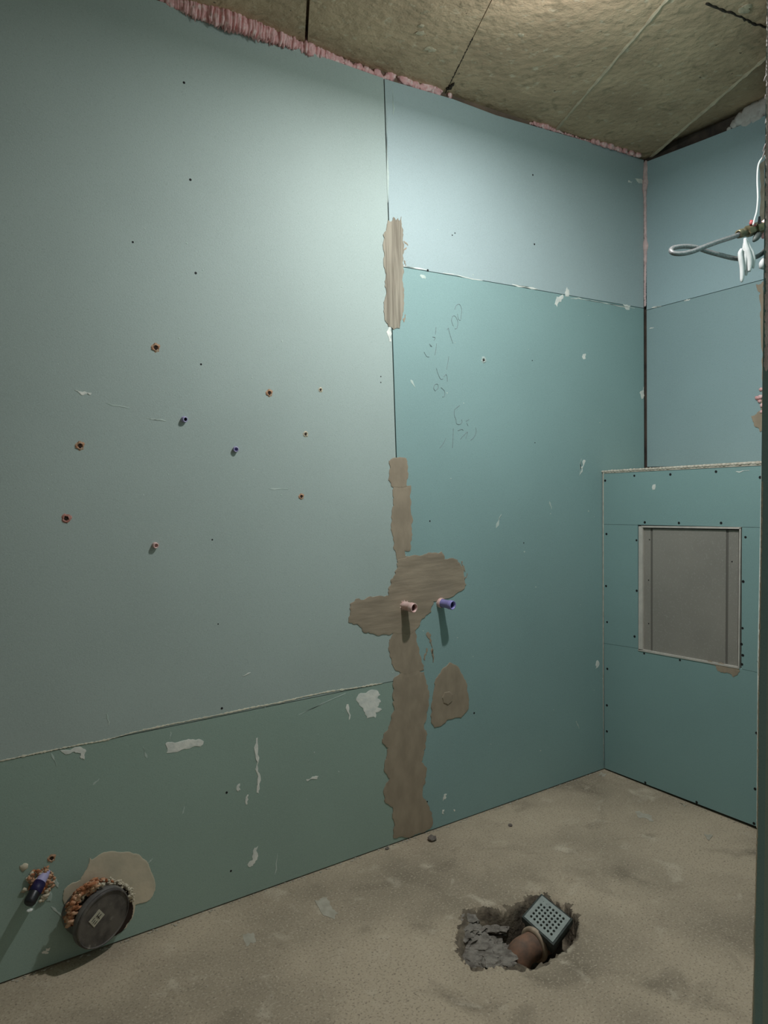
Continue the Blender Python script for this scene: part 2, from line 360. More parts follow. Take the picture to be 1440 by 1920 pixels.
# ---- ceiling: concrete cast on boards, one panel between each pair of joints
ceiling = box('ceiling', (-1.0, -1.2, ZC+0.055), (3.05, YW+0.14, ZC+0.12), M['ceil'], kind='structure')
Ls = [((575, 60), (578, 0)), ((840, 165), (922, 0)), ((1040, 245), (1250, 0)), ((1212, 302), (1437, 108))]
Ln = []
for p, q in Ls:
    a, b = onz(*p, ZC), onz(*q, ZC); Ln.append((a, (b-a)/(b.y-a.y)))
XL = lambda i, y: Ln[i][0].x + Ln[i][1].x*(y-Ln[i][0].y)
y0, y1 = -1.2, YW+0.04
dz = [0.0, 0.0008, 0.0, 0.0006]
edges = [lambda y: -1.0] + [(lambda y, i=i: XL(i, y)) for i in range(4)]
for i in range(4):
    gl, gr = (0.005, 0.0012, 0.0008, 0.0005)[i-1] if i else 0, (0.005, 0.0012, 0.0005, 0.0005)[i]
    pts = [V(edges[i](y0)+(gl if i else 0), y0, ZC+dz[i]), V(edges[i+1](y0)-gr, y0, ZC+dz[i]), V(edges[i+1](y1)-gr, y1, ZC+dz[i]), V(edges[i](y1)+(gl if i else 0), y1, ZC+dz[i])]
    prism('cast_panel', pts, V(0, 0, .06), M['ceil'], ceiling)
prism('cast_panel', [V(XL(3, y0)+.001, y0, ZC+.035), V(3.05, y0, ZC+.035), V(3.05, y1, ZC+.035), V(XL(3, y1)+.001, y1, ZC+.035)], V(0, 0, .03), M['ceil'], ceiling)
def ridge(i, w, h, seed, name='mortar_ridge', m='ridge', a=0.0, b=1.0):
    bm = bmesh.new(); rnd = random.Random(seed); pts = []; rads = []
    for k in range(90):
        y = y1-.03 + (0.2-y1)*(a+(b-a)*k/89)
        pts.append(V(XL(i, y)+rnd.uniform(-.0015, .0015), y, ZC+h)); rads.append(w*rnd.uniform(.6, 1.15))
    add_tube(bm, pts, rads, 6)
    return obj(name, bm, M[m], ceiling)
ridge(2, 0.0075, 0.001, 5)
ridge(3, 0.010, 0.003, 6)
ridge(1, 0.0042, 0.0035, 7, 'joint_crack', 'crack', 0, .16)
def crack(plane_z, px, w, seed, name='crack', parent=None):
    parent = parent or ceiling
    bm = bmesh.new(); rnd = random.Random(seed)
    q = []
    for (ax, ay), (bx, by) in zip(px, px[1:]):
        for k in range(5): q.append((ax+(bx-ax)*k/5+rnd.uniform(-1.5, 1.5), ay+(by-ay)*k/5+rnd.uniform(-1.5, 1.5)))
    q.append(px[-1])
    add_tube(bm, [onz(x, y, plane_z) for x, y in q], [w*rnd.uniform(.4, 1.3) for _ in q], 5)
    return obj(name, bm, M['crack'], parent)
crack(ZC, [(1322, 5), (1352, 18), (1372, 24), (1393, 34), (1412, 43), (1440, 52)], 0.004, 2)
crack(ZC, [(838, 168), (846, 160), (850, 155)], 0.007, 4)
bm = bmesh.new(); rnd = random.Random(14)
for x, y, r in ((788, 62, .012), (806, 92, .012), (812, 93, .008), (790, 48, .008), (977, 65, .008), (1394, 18, .016), (1401, 12, .012)):
    add_blob(bm, onz(x, y, ZC), r, rnd, 2, .5, 1.3, 1, .3)
obj('lime_deposit', bm, M['ridge'], ceiling, kind='stuff')

# ---- floor with the broken-out hole round the drain
HP = [(862, 1786), (872, 1804), (888, 1814), (908, 1814), (930, 1810), (952, 1812), (976, 1815), (1000, 1811), (1018, 1802), (1034, 1791), (1056, 1778), (1072, 1766), (1082, 1748),
      (1084, 1730), (1080, 1712), (1066, 1698), (1044, 1686), (1022, 1677), (1000, 1676), (984, 1682), (962, 1698), (938, 1704), (910, 1700), (888, 1700), (872, 1712), (862, 1736), (858, 1762)]
HW = [(onz(*p).x, onz(*p).y) for p in ragged(HP, random.Random(8), .14, 2)]
def sdist(x, y, P):
    d = 1e9; ins = False; n = len(P)
    for i in range(n):
        ax, ay = P[i]; bx, by = P[(i+1) % n]
        ex, ey = bx-ax, by-ay
        t = max(0, min(1, ((x-ax)*ex+(y-ay)*ey)/(ex*ex+ey*ey+1e-12)))
        d = min(d, (x-ax-ex*t)**2+(y-ay-ey*t)**2)
        if (ay > y) != (by > y) and x < ax+ex*(y-ay)/(by-ay): ins = not ins
    d = math.sqrt(d); return -d if ins else d
hl, hr, hf = onz(905, 1770), onz(1035, 1745), onz(950, 1700)
def ss(t): t = max(0, min(1, t)); return t*t*(3-2*t)
PITS = [(onz(x, y), r, d) for x, y, r, d in ((805, 1641, .011, .005), (804, 1657, .008, .004), (865, 1650, .012, .006), (1063, 1650, .013, .007), (1065, 1672, .011, .006), (838, 1770, .014, .006), (843, 1780, .010, .006),
        (1372, 1868, .014, .005), (1330, 1790, .012, .003), (700, 1676, .008, .003), (1240, 1835, .008, .003))]
def fz(x, y):
    z = 0.0016*noise.noise(V(x*3, y*3, 0)) + 0.0007*noise.noise(V(x*17, y*17, 3))
    if y > YW-.06 or x > 2.4: z *= .3
    rub = 0
    if 1.15 < x < 1.85 and 1.2 < y < 1.8:
        s = sdist(x, y, HW)
        nz = noise.noise(V(x*45, y*45, 1)) + .5*noise.noise(V(x*110, y*110, 2))
        if s < 0:
            t = ss((x-hl.x-.035)/.13)
            far = ss(((y-hf.y)+.075)/.07)                     # the far side slopes in more gently
            D = .030 + .085*t
            w = .010 + .050*far*(1-.5*t)
            z -= D*ss(-s/w)
            z += nz*.006*ss(-s/.012)
        elif s < .03:
            z -= .009*(1-s/.03)**2*(1+.8*nz); z += nz*.0020*(1-s/.03)
        rub = s
    else: rub = 1
    for p, r, d in PITS:
        q = ((x-p.x)**2+(y-p.y)**2)/(r*r)
        if q < 6: z -= d*math.exp(-q)
    return z, rub
def axis(a, b, c, d, fine, coarse):
    o = []; x = a
    while x < b-1e-6: o.append(x); x += coarse
    x = b
    while x < c-1e-6: o.append(x); x += fine
    x = c
    while x < d-1e-6: o.append(x); x += coarse
    return o + [d]
XS = axis(-1.0, 1.15, 1.80, 3.05, .0055, .05); YS = axis(-1.2, 1.22, 1.86, YW+.1, .0055, .05)
verts, rubs = [], []
for y in YS:
    for x in XS:
        z, r = fz(x, y); verts.append((x, y, z)); rubs.append(r)
nx = len(XS); faces = []; mi = []
for j in range(len(YS)-1):
    for i in range(nx-1):
        q = (j*nx+i, j*nx+i+1, (j+1)*nx+i+1, (j+1)*nx+i); faces.append(q)
        x, y = XS[i], YS[j]
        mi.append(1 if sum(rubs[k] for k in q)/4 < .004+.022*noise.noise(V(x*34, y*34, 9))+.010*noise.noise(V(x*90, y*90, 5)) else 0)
me = bpy.data.meshes.new('floor'); me.from_pydata(verts, [], faces)
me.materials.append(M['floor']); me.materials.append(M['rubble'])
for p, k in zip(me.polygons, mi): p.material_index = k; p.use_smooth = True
floor = bpy.data.objects.new('floor', me); COL.objects.link(floor); floor['kind'] = 'structure'
bm = bmesh.new(); rnd = random.Random(21)                    # grey mortar packed in the shallow end
for i in range(300):
    px, py = rnd.uniform(866, 962), rnd.uniform(1728, 1808)
    p = onz(px, py, -.03)
    if sdist(p.x, p.y, HW) < -.014: add_blob(bm, V(p.x, p.y, fz(p.x, p.y)[0]+rnd.uniform(-.005, .001)), rnd.choice((.004, .006, .008, .012, .018)), rnd, 2, .7, 1.4, 1.2, .38)
obj('mortar_fill', bm, M['mortar'], floor, kind='stuff')
bm = bmesh.new()
for px in ([(590, 1688), (612, 1682), (622, 1700), (634, 1712), (628, 1724), (606, 1716)], [(455, 1752), (475, 1748), (480, 1766), (462, 1775)], [(1190, 1522), (1222, 1530), (1226, 1540), (1200, 1534)], [(1320, 1560), (1336, 1566), (1330, 1575)],
           [(1126, 1445), (1138, 1449), (1134, 1456), (1120, 1454)], [(1270, 1503), (1290, 1508), (1284, 1514)]):
    pts = [onz(*p, .0012) for p in ragged(px, rnd, .3, 2)]
    add_prism(bm, pts, V(0, 0, -.006))
obj('screed_scuff', bm, M['floor_pale'], floor, kind='stuff')
bm = bmesh.new()                                             # crumbs of gypsum along the foot of the long wall and the boxing
for i in range(260):
    x = rnd.uniform(.0, 2.5); add_blob(bm, V(x, YW-.002-abs(rnd.gauss(0, .006)), .001), rnd.uniform(.001, .0035), rnd, 1, .3, 1.4, 1, .7)
for i in range(40):
    y = rnd.uniform(1.45, 2.1); add_blob(bm, V(XB-.003-abs(rnd.gauss(0, .006)), y, .001), rnd.uniform(.001, .003), rnd, 1, .3)
obj('gypsum_crumbs', bm, M['floor_pale'], floor, kind='stuff')

# ---- the wall at the right: a partition seen along its length, its near end facing the camera
wr_dir = (V(2.548, 1.438, 0)-V(1.305, .741, 0)).normalized(); wr_n = V(wr_dir.y, -wr_dir.x, 0)
def near(px, py):
    d = ray(px, py); return CAM + d*(1.5/math.hypot(d.x, d.y))
EDGE = [(1408, 1990), (1410, 1915), (1414, 1790), (1413, 1760), (1415.5, 1700), (1419.3, 1553), (1421.5, 1300), (1429, 900), (1429.5, 858), (1433, 690), (1434.5, 530), (1435.5, 300), (1437.5, 0), (1438.5, -200), (1440, -900)]
EP = [near(*p) for p in EDGE]; EP[0] = EP[0] + V(0, 0, -EP[0].z)*0
EP = [V(EP[0].x, EP[0].y, 0.0)] + EP[1:]
EP[-1].z = ZC
far_base = V(1.305, .741, 0)+wr_dir*1.75
core = [EP[0]+wr_n*.040, far_base+wr_n*.034, far_base+wr_n*.13, EP[0]+wr_n*.13+V(0, 0, 0)]
for p in core: p.z = -.1
wall_right = prism('wall_right', [p + wr_dir*(.014 if i in (0, 3) else 0) for i, p in enumerate(core)], V(0, 0, ZC+.12), M['masonry'], kind='structure')
def end_piece(name, i0, i1, m, inset=0.0, th=.0125, width=.135):
    L = EP[i0:i1+1]
    pts = [p + wr_n*inset for p in L] + [V(L[-1].x, L[-1].y, L[-1].z)+wr_n*width, L[0]+wr_n*width]
    return prism(name, pts, wr_dir*th, M[m], wall_right)
end_piece('plasterboard_panel', 0, 7, 'board_low')
end_piece('mortar_band', 7, 10, 'plaster_dark')
end_piece('plaster_band', 10, 14, 'plaster')
bm = bmesh.new(); rnd = random.Random(31)                     # torn pale paper down the board's edge
for a, b in zip(EP[0:7], EP[1:8]):
    n = max(2, int((b-a).length/.005))
    for k in range(n):
        add_blob(bm, a.lerp(b, k/n)-wr_dir*.0005+wr_n*.0006, .0017*rnd.uniform(.6, 1.2), rnd, 1, .3, .7, .7, 2.6)
obj('torn_paper_edge', bm, M['beige'], wall_right, kind='stuff')
bm = bmesh.new()
for a, b in zip(EP[9:14], EP[10:]):
    n = max(2, int((b-a).length/.006))
    for k in range(n):
        add_blob(bm, a.lerp(b, k/n)+wr_n*.003, .0050*rnd.uniform(.5, 1.1), rnd, 1, .4, .8, .8, 1.6)
for x, y, q, w in ((1432, 152, 1437, 143), (1430, 284, 1437, 270), (1428, 300, 1436, 282), (1434, 185, 1437, 178)):
    add_tube(bm, [near(x, y), near(q, w)], [.0006, .0022], 6)
obj('foam_crust', bm, M['crust'], wall_right, kind='stuff')
lean = V(EP[-1].x-EP[0].x, EP[-1].y-EP[0].y, 0)
prism('plasterboard_panel', [V(*(EP[0]+wr_n*.005).xy, .004), V(*far_base.xy, .004), V(*(far_base+lean).xy, ZC-.03), V(*(EP[0]+lean+wr_n*.005).xy, ZC-.03)], wr_n*.0125, M['board_box'], wall_right)
# ---- walls that only the light sees, behind and to the left of the camera
box('wall_front', (-1.0, -1.2, 0), (0.2, -1.1, ZC+.05), M['board_grey'], kind='structure')
box('wall_side', (-1.0, -1.2, 0), (-0.9, YW+.02, ZC+.05), M['board_grey'], kind='structure')

# ================================================================== ON THE LONG WALL
patch('putty_patch', 'y', [(727, 412), (733, 416), (737, 407), (742, 416), (746, 409), (749, 415), (752, 406), (753, 420), (756, 440), (757, 470), (756, 500), (755, 530), (757, 560), (756, 585), (752, 600), (749, 616), (738, 618), (728, 612), (721, 600),
       (720, 580), (724, 545), (722, 510), (719, 470), (718, 440), (724, 432)], M['putty_up'], wall_left, .0025, .10, 2, 2)
patch('putty_patch', 'y', [(729, 864), (740, 858), (762, 860), (764, 880), (763, 912), (748, 915), (734, 912), (728, 900)], M['putty'], wall_left, .0018, .1, 2, 4)
patch('putty_patch', 'y', [(737, 912), (752, 914), (770, 910), (771, 940), (773, 980), (772, 1010), (770, 1030), (757, 1034), (762, 1052), (745, 1050), (738, 1030), (735, 1000), (733, 970), (737, 940)], M['putty'], wall_left, .0016, .1, 2, 5)
patch('putty_patch', 'y', [(745, 1048), (770, 1042), (800, 1038), (828, 1034), (833, 1048), (858, 1050), (868, 1062), (870, 1082), (874, 1096), (868, 1106), (850, 1118), (812, 1128), (808, 1148), (792, 1160), (782, 1178), (770, 1190), (742, 1188), (715, 1190), (682, 1186),
       (672, 1172), (653, 1166), (656, 1132), (670, 1122), (700, 1119), (728, 1117), (732, 1090), (740, 1072)], M['putty_across'], wall_left, .0020, .13, 2, 6)
patch('putty_patch', 'y', [(738, 1184), (776, 1180), (783, 1210), (790, 1240), (795, 1256), (770, 1266), (752, 1262), (737, 1250), (731, 1225), (729, 1205)], M['putty'], wall_left, .0016, .12, 2, 7)
patch('putty_patch', 'y', [(737, 1274), (755, 1262), (778, 1260), (795, 1260), (802, 1285), (803, 1312), (800, 1340), (796, 1368), (801, 1376), (798, 1400), (790, 1428), (800, 1442), (797, 1462), (792, 1478), (795, 1500), (806, 1520), (811, 1545), (800, 1557), (782, 1564), (764, 1570), (737, 1571),
       (738, 1540), (736, 1513), (720, 1500), (719, 1488), (730, 1460), (720, 1446), (722, 1425), (727, 1402), (716, 1390), (719, 1376), (728, 1366), (734, 1340), (738, 1310)], M['putty'], wall_left, .0022, .12, 2, 8)
patch('putty_patch', 'y', [(843, 1242), (856, 1248), (868, 1268), (876, 1285), (879, 1310), (876, 1332), (864, 1346), (838, 1350), (824, 1362), (814, 1364), (808, 1354), (809, 1330), (812, 1300), (816, 1275), (828, 1256)], M['putty'], wall_left, .0020, .08, 2, 9)
patch('putty_ring', 'y', [(832, 1298), (842, 1296), (848, 1302), (847, 1314), (839, 1322), (831, 1318), (828, 1308)], M['putty'], wall_left, .0042, .05, 1, 10)
# filler along the lower joint
bm = bmesh.new(); rnd = random.Random(12)
JP = [(0, 1427), (60, 1414), (100, 1406), (150, 1396), (200, 1387), (250, 1373), (300, 1362), (360, 1350), (420, 1338), (470, 1327), (520, 1318), (570, 1306), (620, 1296), (670, 1289), (716, 1281)]
for (ax, ay), (bx, by) in zip(JP, JP[1:]):
    for k in range(6):
        t = k/6; x, y = ax+(bx-ax)*t, ay+(by-ay)*t
        w = rnd.choice((1.6, 2.2, 2.8, 3.4, 4.2)) if not 200 < x < 262 else 1.2
        add_patch(bm, 'y', stroke_px(x, y, x+(bx-ax)/5.6, y+(by-ay)/5.6, w), .0014, rnd, .2, 1)
obj('joint_filler', bm, M['cream'], wall_left, kind='stuff')
# white smears
SM = [[(310, 1395), (322, 1391), (345, 1388), (362, 1386), (382, 1390), (380, 1396), (360, 1401), (340, 1406), (312, 1412)],
      [(672, 1302), (690, 1296), (706, 1294), (713, 1302), (708, 1310), (714, 1316), (706, 1326), (716, 1330), (704, 1336), (704, 1346), (688, 1347), (684, 1336), (678, 1326), (670, 1316)],
      [(112, 1407), (150, 1400), (162, 1408), (158, 1424), (152, 1422), (154, 1412), (138, 1408), (118, 1411)],
      [(574, 1461), (590, 1456), (597, 1455), (594, 1461), (576, 1465)], [(446, 1471), (450, 1469), (451, 1481), (446, 1484)],
      [(463, 1491), (466, 1490), (464, 1508), (461, 1509)], [(480, 1384), (483, 1383), (483, 1414), (484, 1440), (486, 1470), (485, 1488), (481, 1486), (482, 1450), (479, 1420)],
      [(477, 1590), (484, 1586), (484, 1605), (478, 1618), (468, 1626), (464, 1621), (474, 1612)], [(650, 1320), (653, 1320), (656, 1348), (654, 1350)],
      [(140, 731), (154, 735), (172, 737), (170, 741), (158, 740), (146, 735)],
      [(1199, 737), (1207, 725), (1208, 742), (1203, 748)], [(1044, 556), (1055, 552), (1052, 566), (1044, 576), (1040, 571)], [(1059, 548), (1063, 538), (1067, 546), (1066, 556), (1060, 556)],
      [(1093, 664), (1098, 663), (1098, 673), (1094, 674)], [(1094, 862), (1098, 864), (1092, 884), (1087, 890), (1089, 876)], [(1118, 1240), (1121, 1238), (1120, 1252), (1117, 1254)],
      [(1168, 570), (1182, 573), (1180, 581), (1172, 578)], [(1190, 335), (1205, 338), (1206, 345), (1198, 344)], [(1178, 338), (1186, 340), (1184, 344), (1178, 342)],
      [(832, 1490), (838, 1488), (836, 1497), (830, 1502)], [(830, 1518), (833, 1518), (832, 1527), (829, 1526)], [(850, 1518), (853, 1518), (852, 1522)], [(728, 617), (733, 612), (734, 640), (730, 640)], [(86, 1778), (94, 1776), (93, 1780), (85, 1783)], [(78, 1785), (82, 1782), (91, 1785), (90, 1788), (80, 1788)]]
bm = bmesh.new()
for px in SM: add_patch(bm, 'y', px, .0010, rnd, .25, 2)
for px in ((740, 497, 800, 506, 1.3), (830, 512, 905, 526, 1.4), (960, 533, 1010, 543, 1.6), (1085, 560, 1190, 578, 1.6), (455, 1268, 470, 1261, 1.2)): add_patch(bm, 'y', stroke_px(*px), .001, rnd, .2, 1)
obj('filler_smear', bm, M['smear'], wall_left, kind='stuff')
bm = bmesh.new()
for q in ((275, 784, 312, 790, 2), (200, 756, 244, 766, 1.5), (505, 916, 540, 917, 1.5), (560, 1340, 648, 1300, 3), (320, 1372, 318, 1386, 2.5), (268, 1400, 276, 1422, 2), (174, 1472, 186, 1460, 2.5), (96, 1412, 106, 1436, 2), (346, 1512, 342, 1526, 1.5), (200, 1338, 204, 1360, 2),
          (1090, 560, 1070, 560, 3), (788, 516, 798, 522, 7), (724, 185, 727, 380, 1.2), (736, 170, 737, 215, 1.5), (498, 1330, 496, 1318, 2), (1086, 892, 1090, 860, 1.6), (748, 1060, 762, 1040, 2), (770, 712, 778, 726, 3), (940, 964, 930, 990, 2), (1080, 1352, 1086, 1366, 3),
          (515, 1640, 520, 1600, 2), (278, 1618, 286, 1610, 3), (96, 1700, 118, 1720, 2.2), (930, 1540, 936, 1536, 3), (1030, 940, 1034, 955, 2)):
    add_patch(bm, 'y', stroke_px(*q), .0006, rnd, .2, 1)
for i in range(70):
    x, y = rnd.uniform(60, 1180), rnd.uniform(250, 1500)
    if y > 1848-.359*x-14 or y < 40+.327*x: continue
    s = rnd.uniform(.8, 1.8); add_patch(bm, 'y', [(x-s, y), (x, y-s), (x+s, y), (x, y+s)], .0006, rnd, .1, 1)
obj('filler_film', bm, M['smear_faint'], wall_left, kind='stuff')
# grey drips of adhesive below the water pipes
bm = bmesh.new()
for q in ((800, 1215, 796, 1238, 4), (802, 1185, 806, 1205, 5), (808, 1205, 812, 1242, 3), (866, 1052, 872, 1072, 4), (870, 1090, 876, 1075, 3), (757, 470, 762, 464, 3), (757, 452, 765, 460, 3), (758, 488, 760, 500, 2), (760, 590, 757, 604, 4)): add_patch(bm, 'y', stroke_px(*q), .0012, rnd, .3, 2)
obj('adhesive_drips', bm, M['putty'], wall_left, kind='stuff')
# pencil figures written up the board
PEN = [[(556, 240), (575, 195), (610, 185), (632, 240), (628, 300), (620, 360), (598, 350), (586, 290)], [(540, 430), (520, 370), (530, 320), (560, 318), (590, 380), (580, 450), (556, 460)], [(484, 450), (500, 520), (535, 625)], [(468, 470), (484, 450)],
       [(488, 770), (478, 840), (464, 915)], [(350, 905), (365, 960), (395, 1022), (425, 1020)], [(455, 970), (470, 1000), (472, 1052)], [(455, 972), (430, 1000)],
       [(340, 1160), (318, 1130), (330, 1090), (360, 1080), (370, 1120), (345, 1150)], [(400, 1120), (440, 1160), (440, 1215), (415, 1225)],
       [(345, 440), (338, 520)], [(350, 625), (345, 680), (332, 755)], [(305, 550), (335, 560), (322, 590)], [(270, 630), (300, 660), (276, 650)], [(210, 720), (240, 770), (268, 775)],
       [(610, 1322), (580, 1345), (552, 1368)], [(552, 1375), (550, 1430), (570, 1480)], [(570, 1480), (575, 1525), (610, 1535), (636, 1510), (632, 1480)], [(715, 1478), (682, 1500)], [(690, 1520), (705, 1550)],
       [(590, 1605), (630, 1590), (650, 1600)], [(620, 1700), (655, 1660), (700, 1620), (680, 1690)], [(790, 1570), (796, 1620), (770, 1680), (735, 1712)], [(455, 1690), (425, 1750), (388, 1800)], [(540, 1580), (535, 1700), (530, 1800)]]
for s in PEN:
    bm = bmesh.new(); P = spline([ony(760+a/6, 540+b/6)-V(0, .0004, 0) for a, b in s], 5)
    add_tube(bm, P, [.0011*(.55+.45*abs(math.sin(i*1.7+s[0][0]))) for i in range(len(P))], 4)
    obj('pencil_mark', bm, M['graphite'], wall_left)
# drilled holes with torn rims, and plastic plugs
def hole_mesh(nm, m, seed, r=.0072):
    bm = bmesh.new(); rn = random.Random(seed)
    add_lathe(bm, V(0, 0, 0), V(0, 0, 1), [(-.0004, r*1.45, 0), (.0012, r*1.2, 0), (.0020, r*.85, 0), (.0004, r*.62, 0), (.00035, 0, 1)], 14, jit=.25, rnd=rn)
    bmesh.ops.recalc_face_normals(bm, faces=bm.faces[:])
    me = bpy.data.meshes.new(nm); bm.to_mesh(me); bm.free(); me.materials.append(m); me.materials.append(M['hole']); return me
H1, H2, H3 = hole_mesh('drill_hole', M['rim'], 1), hole_mesh('drill_hole', M['rim_pink'], 2), hole_mesh('drill_hole', M['beige'], 3)
for h, x, y, s in ((H1, 292, 652, 1.3), (H1, 505, 737, 1.2), (H3, 601, 731, .8), (H1, 150, 836, 1.25), (H3, 573, 814, .95), (H1, 565, 931, 1.0), (H2, 124, 972, 1.25), (H1, 97, 1609, 1.1)): place(h, 'drill_hole', 'y', x, y, wall_left, s)
place(hole_mesh('drill_hole', M['board_grey'], 5, .0085), 'drill_hole', 'y', 907, 675, wall_left, 1.0)
bm = bmesh.new(); add_blob(bm, ony(45, 1626), .010, rnd, 2, .3, 1, .35, 1); obj('filled_hole', bm, M['beige'], wall_left, True)
def plug(px, py, m, bore, tilt, lab):
    b = ony(px, py); ax = V(tilt, -1, -.1)
    bm = bmesh.new()
    add_lathe(bm, b+V(0, .004, 0), ax, [(0, .0085, 0), (.012, .0085, 0), (.014, .0075, 0), (.0135, .005, 0), (.006, .0046, 1), (.006, 0, 1)], 16)
    return obj('wall_plug', bm, [M[m], M[bore]], wall_left, True, label=lab)
plug(344, 786, 'violet_pale', 'navy', .2, 'violet plastic plug set in the board')
plug(442, 842, 'violet_pale', 'violet', -.2, 'violet plastic plug set in the board')
plug(290, 1022, 'pink', 'pink', .1, 'pink plastic plug set in the board')

# foam between the boards' top edge and the ceiling
def foam_top(x0, x1, hfun, n, seed, m='foam', name='foam_bead'):
    bm = bmesh.new(); rn = random.Random(seed)
    for i in range(n):
        x = x0 + (x1-x0)*(i+rn.random())/n
        yb = 148 + (x-720)*(.345 if x < 720 else .309)
        h = hfun(x)*rn.uniform(.6, 1.0)
        if h < 1.5: continue
        p = ony(x, yb - h*.45, YW+.008)
        if p.z > ZC-.006: p = onz(x, yb - h*.45, ZC-.006)
        r = h*.00185*.55
        add_blob(bm, p + V(0, rn.uniform(-.002, .004), 0), r, rn, 2, .45, min(1, .0075/r)*rn.uniform(.8, 1.3) if h > 18 else 1.0, .40+.002/r, 1.0)
    return obj(name, bm, M[m], wall_left, True, kind='stuff')
def h_left(x):
    e = [(310, 12), (360, 30), (400, 40), (440, 42), (480, 40), (520, 32), (548, 30), (556, 22), (575, 28), (590, 24), (600, 24), (625, 16), (640, 14)]
    for (a, b), (c, d) in zip(e, e[1:]):
        if a <= x <= c: return b+(d-b)*(x-a)/(c-a)
    return 6
foam_top(300, 640, h_left, 230, 41)
foam_top(640, 728, lambda x: 11+4*math.sin(x*.33), 50, 42)
bm = bmesh.new(); rn = random.Random(43)
for x, y, r, s in ((733, 138, 10, 1), (757, 146, 12, 1.1), (766, 150, 9, 1), (780, 158, 8, 1.2), (800, 160, 13, 1.1), (812, 158, 16, 1.1), (820, 164, 12, 1), (792, 164, 8, 1.3), (843, 175, 8, .7)):
    add_blob(bm, ony(x, y+2, YW+.008), r*.00185, rn, 3, .4, s, .5, 1)
obj('foam_bead', bm, M['foam'], wall_left, True)
foam_top(995, 1050, lambda x: 12-abs(x-1022)*.2, 36, 44)
foam_top(1050, 1110, lambda x: 5, 30, 45)
foam_top(1110, 1200, lambda x: 11+3*math.sin(x*.5), 60, 46)
bm = bmesh.new(); rn = random.Random(47)                       # bead down the corner of the two walls
pts = [(1212, 306, 4), (1212, 330, 5), (1211, 345, 6), (1210, 350, 5), (1210.5, 370, 2.7), (1211, 420, 2.7), (1211.5, 450, 3), (1212, 462, 6), (1211.5, 472, 3.5), (1211, 500, 2.4), (1210.5, 540, 2), (1210.5, 576, 1.8)]
for (x, y, r), (x2, y2, r2) in zip(pts, pts[1:]):
    k = max(2, int((y2-y)/3))
    for i in range(k):
        t = i/k; add_blob(bm, ony(x+(x2-x)*t, y+(y2-y)*t, YW-.005)-V(.004, 0, 0), (r+(r2-r)*t)*.0027, rn, 1, .35, 1, 1, 1.2)
obj('foam_bead', bm, M['foam_pale'], wall_back, True, kind='stuff')
bm = bmesh.new(); rn = random.Random(48)                       # pale lump on top of the end wall
for x, y, r in ((1378, 232, 10), (1390, 222, 16), (1402, 214, 18), (1415, 208, 20), (1428, 202, 20), (1436, 198, 20), (1367, 242, 5), (1400, 228, 12), (1420, 218, 14)):
    add_blob(bm, onx(x, y, XN+.004), r*.00195, rn, 2, .4, .35, 1, .9)
obj('foam_lump', bm, M['foam_white'], wall_back, True)
patch('putty_patch', 'x', [(1424, 310), (1435, 300), (1436, 420), (1425, 412)], M['plaster_dark'], wall_back, .002, .1, 2, 51)
patch('putty_patch', 'x', [(1418, 533), (1433, 527), (1434, 610), (1427, 600), (1427, 548), (1420, 540)], M['putty'], wall_back, .002, .15, 2, 52)
patch('putty_patch', 'x', [(1426, 600), (1434, 600), (1433, 780), (1427, 782), (1429, 700)], M['putty'], wall_back, .002, .15, 2, 53)
patch('putty_patch', 'x', [(1409, 780), (1420, 774), (1432, 770), (1432, 806), (1426, 810), (1416, 800)], M['putty'], wall_back, .003, .15, 2, 54)
bm = bmesh.new(); rn = random.Random(55)
for x, y, r in ((1420, 746, 5), (1426, 744, 5), (1424, 752, 4), (1429, 760, 5), (1427, 730, 4), (1428, 772, 4)): add_blob(bm, onx(x, y, XN-.003), r*.002, rn, 2, .4, .6, 1, .8)
obj('foam_bead', bm, M['foam'], wall_back, True)
bm = bmesh.new()
add_patch(bm, 'x', stroke_px(1222, 577, 1240, 574, 2), .001, rn, .2, 1); add_patch(bm, 'x', stroke_px(1283, 564, 1294, 561, 3), .001, rn, .2, 1); add_patch(bm, 'x', stroke_px(1218, 616, 1226, 614, 2), .0008, rn, .2, 1)
obj('filler_smear', bm, M['smear'], wall_back, kind='stuff')
bm = bmesh.new()
add_patch(bm, 'b', [(1224, 909), (1229, 908), (1228, 918), (1224, 919)], .001, rn, .2, 1); add_patch(bm, 'b', stroke_px(1380, 884, 1405, 882, 1.6), .0008, rn, .2, 1)
obj('filler_smear', bm, M['smear'], boxing, kind='stuff')
patch('putty_patch', 'b', [(1322, 1240), (1340, 1243), (1384, 1252), (1384, 1264), (1376, 1270), (1358, 1262), (1345, 1256)], M['putty'], boxing, .0012, .2, 2, 57)

# ================================================================== THINGS
# ---- access hatch in the boxing
ha = thing('access_hatch', 'grey rectangular access hatch with pale metal frame set in the green boxing', 'hatch', (XB, (hTL.y+hTR.y)/2, hBR.z))
def hp(a, b, x=XB): return onx(1100+a/4.1735, 840+b/4.1735, x)
XH = XB+.006
def hq(c, x, ext, m, nm, **k): return under(prism(nm, [hp(*q, x) for q in c], V(ext, 0, 0), M[m], **k), ha)
hq([(403, 606), (1214, 615), (1198, 1732), (400, 1588)], XB+.0126, .01, 'grate_dark', 'back_plate')
hq([(441, 628), (501, 630), (502, 1594), (441, 1582)], XH, .005, 'hatch', 'side_strip')
hq([(517, 631), (1092, 641), (1086, 1697), (516, 1597)], XH-.001, .005, 'hatch', 'door_panel')
hq([(1112, 642), (1190, 645), (1181, 1716), (1104, 1701)], XH, .005, 'hatch', 'side_strip')
